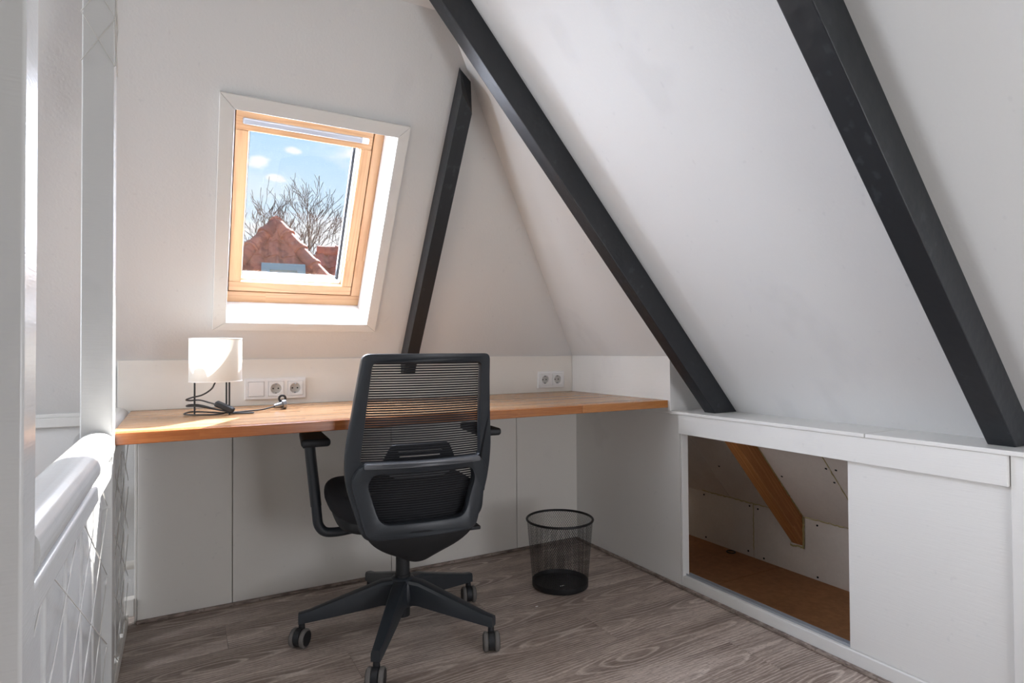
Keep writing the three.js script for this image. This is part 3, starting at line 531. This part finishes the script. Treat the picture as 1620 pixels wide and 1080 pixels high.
  const rib = (f, n, dx, dy, w) => { const o = pos.length / 3; for (let i = 0; i <= n; i++) { const [x, y] = f(i / n), z = bz(y) - 0.8 * x * x - 0.016; pos.push(x - dx * w, y - dy * w, z, x + dx * w, y + dy * w, z); } for (let i = 0; i < n; i++) idx.push(o + i * 2, o + i * 2 + 1, o + i * 2 + 2, o + i * 2 + 1, o + i * 2 + 3, o + i * 2 + 2); };
  const hw = (y) => (y > 0.62 ? 0.166 + (0.932 - y) * 0.078 : y > 0.56 ? 0.19 : 0.19 - (0.56 - y) * 0.3);
  for (let y = 0.43; y < 0.93; y += 0.0072) rib((t) => [(t * 2 - 1) * hw(y), y], 16, 0, 1, 0.0021);
  for (let x = -0.184; x < 0.185; x += 0.0042) { const top = 0.93, bot = 0.43; rib((t) => [x * (hw(bot + (top - bot) * t) / 0.19), bot + (top - bot) * t], 24, 1, 0, 0.00045); }
  const g = new THREE.BufferGeometry(); g.setAttribute('position', new THREE.Float32BufferAttribute(pos, 3)); g.setIndex(idx); g.computeVertexNormals();
  const sm = M.strand.clone(); sm.side = THREE.DoubleSide; mesh('back_mesh', g, sm, ch).userData.kind = 'stuff';
  // lumbar pad in front of the mesh
  const lp = dense(round(sym([[0.088, 0.676], [0.118, 0.612]]), 0.012)), slots = [0.655, 0.638, 0.622].map((y, i) => dense(round([[-0.07 + i * 0.004, y - 0.0048], [0.07 - i * 0.004, y - 0.0048], [0.07 - i * 0.004, y + 0.0048], [-0.07 + i * 0.004, y + 0.0048]], 0.003, 3)).reverse());
  mesh('lumbar_pad', warp(poly(lp, 0.01, slots, 0.002).translate(0, 0, -0.045)), M.plasticSoft, ch);
  mesh('lumbar_slider', warp(poly(dense(round(sym([[0.11, 0.598], [0.085, 0.574]]), [0.008, 0.015, 0.015, 0.008])), 0.008, [], 0.003).translate(0, 0, -0.035)), M.clear, ch);
  // seat
  const sup = []; for (let i = 0; i < 64; i++) { const a = i / 64 * Math.PI * 2, c = Math.cos(a), s = Math.sin(a), e = 0.58; sup.push([0.248 * Math.sign(c) * Math.abs(c) ** e, 0.245 * Math.sign(s) * Math.abs(s) ** e]); }
  const cush = (y0, h, bev, sc) => { const s = new THREE.Shape(sup.map(([a, b]) => new THREE.Vector2(a * sc, b * sc))); const q = new THREE.ExtrudeGeometry(s, { depth: h, bevelEnabled: true, bevelThickness: bev, bevelSize: bev, bevelOffset: -bev, bevelSegments: 6 }); q.rotateX(-Math.PI / 2); q.translate(0, y0 + bev, -0.02); return toCreasedNormals(q, 1.2); };
  const dish = (q) => { const p = q.attributes.position; for (let i = 0; i < p.count; i++) { const x = p.getX(i), z = p.getZ(i); p.setY(i, p.getY(i) + 0.25 * x * x - 0.004 + (z < -0.12 ? -0.3 * (z + 0.12) * (z + 0.12) : 0)); } q.computeVertexNormals(); return toCreasedNormals(q, 1.2); };
  mesh('seat', dish(cush(0.425, 0.012, 0.034, 1)), M.fabric, ch);
  mesh('seat_base', cush(0.395, 0.01, 0.016, 0.9), M.plasticSoft, ch);
  mesh('tilt_mechanism', bx(-0.075, 0.075, 0.325, 0.4, -0.11, 0.13, 0.015), M.plasticSoft, ch);
  const lv = mesh('lever', join([rod(V(0.06, 0.36, 0.02), V(0.2, 0.345, 0.04), 0.006), bx(0.195, 0.262, 0.333, 0.346, 0.015, 0.06, 0.004)]), M.plasticSoft, ch);
  for (const s of [-1, 1]) {
    mesh('arm_pad', (() => { const q = new RoundedBoxGeometry(0.088, 0.026, 0.235, 4, 0.011); const p = q.attributes.position; for (let i = 0; i < p.count; i++) { const z = p.getZ(i), f = 1 - 0.25 * Math.max(0, -z / 0.1175 - 0.2); p.setX(i, p.getX(i) * f); } q.computeVertexNormals(); q.translate(s * 0.288, 0.672, -0.03); return q; })(), M.plasticSoft, ch);
    const el = (pts, a, b, n = 24) => { const q = tube(pts, 1, n, 14); return q; };
    const sleeve = new THREE.CylinderGeometry(1, 1, 0.205, 20).scale(0.017, 1, 0.026); sleeve.rotateZ(-s * 0.10); sleeve.translate(s * 0.291, 0.56, -0.005);
    mesh('arm_sleeve', sleeve, M.plastic, ch);
    mesh('arm_button', bx(s * 0.316 - 0.006, s * 0.316 + 0.006, 0.646, 0.658, -0.012, 0.008, 0.003), M.plasticSoft, ch);
    const arm = tube([V(s * 0.283, 0.5, -0.005), V(s * 0.278, 0.43, -0.005), V(s * 0.272, 0.393, -0.005), V(s * 0.255, 0.372, -0.005), V(s * 0.225, 0.366, -0.005), V(s * 0.14, 0.372, -0.005)], 0.0155, 40, 12);
    mesh('arm_bracket', arm, M.plastic, ch);
  }
  mesh('gas_column', join([new THREE.CylinderGeometry(0.022, 0.024, 0.2, 24).translate(0, 0.26, 0), new THREE.CylinderGeometry(0.026, 0.024, 0.14, 24).translate(0, 0.13, 0)]), M.plasticSoft, ch);
  // star base with castors
  const base = mesh('star_base', new THREE.LatheGeometry([[0.024, 0.1], [0.044, 0.1], [0.05, 0.13], [0.046, 0.17], [0.036, 0.19], [0.024, 0.192]].map((p) => new THREE.Vector2(...p)), 30), M.plastic, ch);
  for (let k = 0; k < 5; k++) {
    const a = rad(43.9 + 72 * k), c = Math.cos(a), s = Math.sin(a), at = (r, y, w) => V(r * c - w * s, y, r * s + w * c);
    // leg cross-sections from hub to tip
    const secs = [[0.03, 0.105, 0.186, 0.024, 0.018], [0.07, 0.108, 0.184, 0.023, 0.017], [0.18, 0.093, 0.15, 0.02, 0.015], [0.3, 0.078, 0.113, 0.016, 0.012], [0.335, 0.074, 0.106, 0.014, 0.010]], P = [], I = [];
    for (const [r, y0, y1, w0, w1] of secs) { const e = 0.004; for (const [w, y] of [[-w0, y0], [w0, y0], [w0, y1 - e * 2.5], [w1 + e * 0.3, y1 - e * 0.4], [w1 - e, y1], [-w1 + e, y1], [-w1 - e * 0.3, y1 - e * 0.4], [-w0, y1 - e * 2.5]]) { const q = at(r, y, w); P.push(q.x, q.y, q.z); } }
    for (let i = 0; i + 1 < secs.length; i++) for (let j = 0; j < 8; j++) { const p = i * 8 + j, q = i * 8 + (j + 1) % 8; I.push(p, p + 8, q, q, p + 8, q + 8); }
    const e0 = (secs.length - 1) * 8; for (let j = 1; j < 7; j++) { I.push(e0, e0 + j + 1, e0 + j); I.push(0, j, j + 1); }
    const lg = new THREE.BufferGeometry(); lg.setAttribute('position', new THREE.Float32BufferAttribute(P, 3)); lg.setIndex(I);
    const leg = mesh('leg', toCreasedNormals(lg, 0.5), M.plastic, base);
    const tip = at(0.325, 0, 0), sw = [0.35, 0.9, -0.45, 0.2, 1.2][k];
    const ca = new THREE.Group(); ca.name = 'castor'; ca.position.set(tip.x, 0, tip.z); ca.rotation.y = [-0.3, -0.38, -0.6, 0.5, -0.15][k]; ch.add(ca);
    mesh('castor_stem', new THREE.CylinderGeometry(0.0085, 0.011, 0.05, 14).translate(0, 0.07, 0), M.plasticSoft, ca);
    for (const q of [-1, 1]) mesh('wheel', new THREE.LatheGeometry([[0.0001, -0.008], [0.024, -0.008], [0.0285, -0.006], [0.03, -0.002], [0.03, 0.003], [0.028, 0.007], [0.022, 0.0085], [0.0001, 0.006]].map((p) => new THREE.Vector2(...p)), 28).rotateZ(-q * Math.PI / 2).translate(q * 0.0175, 0.0302, 0.012), M.wheel, ca), mesh('wheel_cap', new THREE.CylinderGeometry(0.0235, 0.0235, 0.0012, 24).rotateZ(Math.PI / 2).translate(q * 0.0262, 0.0302, 0.012), M.plasticSoft, ca);
    mesh('castor_hood', new THREE.CylinderGeometry(0.0285, 0.0285, 0.018, 28, 1).rotateZ(Math.PI / 2).translate(0, 0.0325, 0.012), M.plasticSoft, ca);
  }
}
// ------------------------------------------------------------------ outside: the neighbouring roof and a bare tree
{
  const terracotta = [[146, 88, 80], [132, 78, 74], [158, 98, 88], [120, 74, 74]].map((c, i) => std({ map: tex(128, 128, (u, v) => { const n = fbm(u * 6, v * 6, 200 + i * 7, 4, 6, 6), m = fbm(u * 40, v * 40, 203 + i * 7, 2, 40, 40); return mixc(mixc(c, [96, 56, 56], sstep(0.45, 0.75, n) * 0.6), [196, 170, 158], sstep(0.72, 0.85, m) * 0.35); }), roughness: 0.85 }));
  const house = group('neighbour_house', V(-0.5, 2.90, -7.06)); house.rotation.y = rad(-8);
  tag(house, 'red tiled hipped roof of the house across, seen through the skylight', 'house');
  const pitch = rad(56), half = 0.74, K = (h) => h / Math.tan(pitch);
  const H = 4.2, apex = V(0, 0, 0), L = V(-half * H, -H, K(H)), Rr = V(half * H, -H, K(H)), back = -2.2;
  const roofBack = new THREE.BufferGeometry();
  const quad = (...p) => { const o = []; for (let i = 1; i + 1 < p.length; i++) o.push(p[0], p[i], p[i + 1]); return o; };
  const bl = V(-half * H, -H, back), br = V(half * H, -H, back), ab = V(0, 0, back);
  const tri = [...quad(apex, L, Rr), ...quad(apex, ab, bl, L), ...quad(apex, Rr, br, ab)];
  roofBack.setAttribute('position', new THREE.Float32BufferAttribute(tri.flatMap((p) => [p.x, p.y, p.z]), 3)); roofBack.computeVertexNormals();
  const rb = mesh('roof', uvm(roofBack.translate(0, -0.05, -0.03)), (() => { const m = terracotta[3].clone(); m.side = THREE.DoubleSide; return m; })(), house);
  mesh('wall', bx(-half * H + 0.3, half * H - 0.3, -9.5, -H + 0.1, back + 0.3, K(H) - 0.3), std({ color: rgb(0.3, 0.12, 0.09), roughness: 0.9 }), house);
  // pantiles on the facing slope
  const tw = 0.23, te = 0.30, tl = 0.36, P = [], I = [], n = 10;
  for (let j = 0; j < 2; j++) for (let i = 0; i <= n; i++) { const x = i / n, hgt = 0.028 * Math.sin((x * 1.0) * Math.PI * 2 - 0.6) + 0.012 * Math.cos(x * Math.PI * 4); P.push((x - 0.5) * (tw + 0.02), j ? 0 : -tl, hgt + (j ? -0.005 : 0.03)); }
  for (let i = 0; i <= n; i++) { const x = i / n, hgt = 0.028 * Math.sin((x * 1.0) * Math.PI * 2 - 0.6) + 0.012 * Math.cos(x * Math.PI * 4); P.push((x - 0.5) * (tw + 0.02), -tl, hgt + 0.012); }
  for (let i = 0; i < n; i++) { I.push(i, i + 1, n + 1 + i, i + 1, n + 2 + i, n + 1 + i); const q = 2 * (n + 1) + i; I.push(q, q + 1, i, q + 1, i + 1, i); }
  const tile = new THREE.BufferGeometry(); tile.setAttribute('position', new THREE.Float32BufferAttribute(P, 3)); tile.setIndex(I); tile.setAttribute('uv', new THREE.Float32BufferAttribute(P.flatMap((_, i) => (i % 3 === 0 ? [P[i] * 3, P[i + 1] * 3] : [])), 2)); tile.computeVertexNormals();
  terracotta.forEach((m) => { m.side = THREE.DoubleSide; });
  const dn = V(0, -Math.sin(pitch), Math.cos(pitch)), rr = rng(311);
  for (let row = 0; row < 7; row++) for (let c = -6; c <= 6; c++) {
    const s = row * te + 0.02, x = c * tw + 0.02, hgt = (s + 0.3) * Math.sin(pitch); if (Math.abs(x) > half * hgt + 0.1) continue;
    let tg = tile; if (Math.abs(x) + 0.13 > half * s * Math.sin(pitch)) { tg = tile.clone(); const p = tg.attributes.position; for (let i = 0; i < p.count; i++) { const lim = half * (s - p.getY(i)) * Math.sin(pitch); p.setX(i, Math.max(-lim, Math.min(lim, p.getX(i) + x)) - x); } tg.computeVertexNormals(); }
    const o = mesh('tile', tg, terracotta[Math.floor(rr() * 4)], house); const q = dn.clone().multiplyScalar(s); o.position.set(x, q.y, q.z + 0.01); o.rotation.x = -(Math.PI / 2 - pitch);
  }
  // hip tiles
  const hipLen = 0.37, ht = new THREE.CylinderGeometry(0.085, 0.105, hipLen, 14, 1, false), col = new THREE.CylinderGeometry(0.118, 0.118, 0.05, 14);
  const hipTile = join([ht, col.translate(0, -hipLen / 2 + 0.02, 0)]);
  for (const e of [L, Rr]) { const d = e.clone().normalize(); for (let k = 0; k < 9; k++) { const o = mesh('hip_tile', hipTile, terracotta[(k + (e === L ? 1 : 2)) % 3], house); o.position.copy(d.clone().multiplyScalar(k * 0.34 + 0.12)).add(V(0, 0.0, 0.02)); o.quaternion.setFromUnitVectors(V(0, -1, 0), d); } }
  for (let k = 0; k < 5; k++) { const o = mesh('ridge_tile', hipTile, terracotta[k % 3], house); o.position.set(0, 0.0, -0.1 - k * 0.34); o.rotation.x = Math.PI / 2; }
  // its roof window
  const wn = new THREE.Group(); wn.name = 'roof_window'; house.add(wn); wn.position.copy(dn.clone().multiplyScalar(0.93)).add(V(0.1, 0.03, 0.05)); wn.rotation.x = -(Math.PI / 2 - pitch);
  const slate = std({ color: rgb(0.16, 0.24, 0.30), roughness: 0.5 });
  mesh('frame', join([bx(-0.29, 0.29, -0.12, 0, 0, 0.09), bx(-0.29, -0.18, -0.8, -0.12, 0, 0.09), bx(0.18, 0.29, -0.8, -0.12, 0, 0.09)]), slate, wn);
  mesh('pane', bx(-0.18, 0.18, -0.8, -0.12, 0.0, 0.03), std({ color: rgb(0.30, 0.42, 0.62), roughness: 0.12 }), wn);
  mesh('glazing_bar', bx(-0.17, 0.17, -0.2, -0.15, 0.03, 0.06), std({ color: rgb(0.55, 0.62, 0.75), roughness: 0.5 }), wn);
  // lower wing to the right
  const wing = new THREE.Group(); wing.name = 'side_wing'; house.add(wing); wing.position.set(2.15, -0.12, -1.9); wing.rotation.y = rad(8);
  const wg = new THREE.BufferGeometry(), a = V(-1.6, 0, 0), b = V(5, 0, 0), c2 = V(5, -3, 2), d2 = V(-1.6, -3, 2), e2 = V(5, -3, -2), f2 = V(-1.6, -3, -2);
  const wt = [...quad(a, d2, c2, b), ...quad(a, b, e2, f2)]; wg.setAttribute('position', new THREE.Float32BufferAttribute(wt.flatMap((p) => [p.x, p.y, p.z]), 3)); wg.computeVertexNormals();
  mesh('roof', uvm(wg.translate(0, -0.06, -0.03)), (() => { const m = terracotta[1].clone(); m.side = THREE.DoubleSide; return m; })(), wing);
  mesh('wall', bx(-1.5, 4.9, -9, -3, -1.8, 1.8), std({ color: rgb(0.3, 0.12, 0.09), roughness: 0.9 }), wing);
  const wp = Math.atan2(3, 2), wd = V(0, -Math.sin(wp), Math.cos(wp));
  for (let row = 0; row < 4; row++) for (let c = 0; c < 12; c++) { const o = mesh('tile', tile, terracotta[Math.floor(rr() * 4)], wing); const q = wd.clone().multiplyScalar(row * te + 0.02); o.position.set(-1.4 + c * tw, q.y, q.z + 0.01); o.rotation.x = -(Math.PI / 2 - wp); }
  for (let k = 0; k < 9; k++) { const o = mesh('ridge_tile', hipTile, terracotta[k % 3], wing); o.position.set(-1.3 + k * 0.34, 0.02, 0); o.rotation.z = Math.PI / 2; }
}
{ // bare tree
  const t = group('bare_tree', V(1.0, -6, -13.5)); tag(t, 'leafless tree behind the neighbouring roof, seen through the skylight', 'tree');
  const bark = std({ color: rgb(0.055, 0.045, 0.042), roughness: 0.9 }), twigM = std({ color: rgb(0.075, 0.062, 0.06), roughness: 0.9 });
  mesh('trunk', rod(V(0, 0, 0), V(0.1, 8.2, 0), 0.2, 0.09, 10), bark, t);
  const r = rng(2024), big = [], small = [];
  const grow = (p, d, len, rad0, lev) => {
    const n = 3; let q = p.clone(), dd = d.clone(), rr = rad0;
    for (let i = 0; i < n; i++) {
      const e = q.clone().addScaledVector(dd, len / n), r2 = Math.max(0.006, rr * 0.87); (lev < 3 ? big : small).push(rod(q, e, rr, r2, lev < 2 ? 6 : 4)); q = e; rr = r2;
      if (lev < 6 && (i > 0 || lev > 1)) { const s = dd.clone().add(V((r() - 0.5) * 1.5, (r() - 0.35) * 0.9, (r() - 0.5) * 1.3)).normalize(); grow(q, s, len * (0.58 + r() * 0.25), rr * 0.66, lev + 1); }
      dd.add(V((r() - 0.5) * 0.5, 0.12 + (r() - 0.5) * 0.2, (r() - 0.5) * 0.5)).normalize();
    }
  };
  for (const [x, y, z] of [[-1.5, 1, 0.2], [-0.55, 1.2, -0.4], [0.3, 1.4, 0.3], [1.1, 1.0, 0], [0.05, 1.5, -0.6], [-1, 0.8, 0.7]]) grow(V(0.09, 6.9 + r() * 1.0, 0), V(x, y, z).normalize(), 1.5, 0.06, 1);
  mesh('branches', join(big), bark, t); mesh('twigs', join(small), twigM, t).userData.kind = 'stuff';
}
struct(mesh('ground_outside', bx(-60, 60, -6.4, -6, -70, 40), std({ color: rgb(0.12, 0.14, 0.08), roughness: 1 }), scene), 'ground far below the attic');

renderer.render(scene, camera);
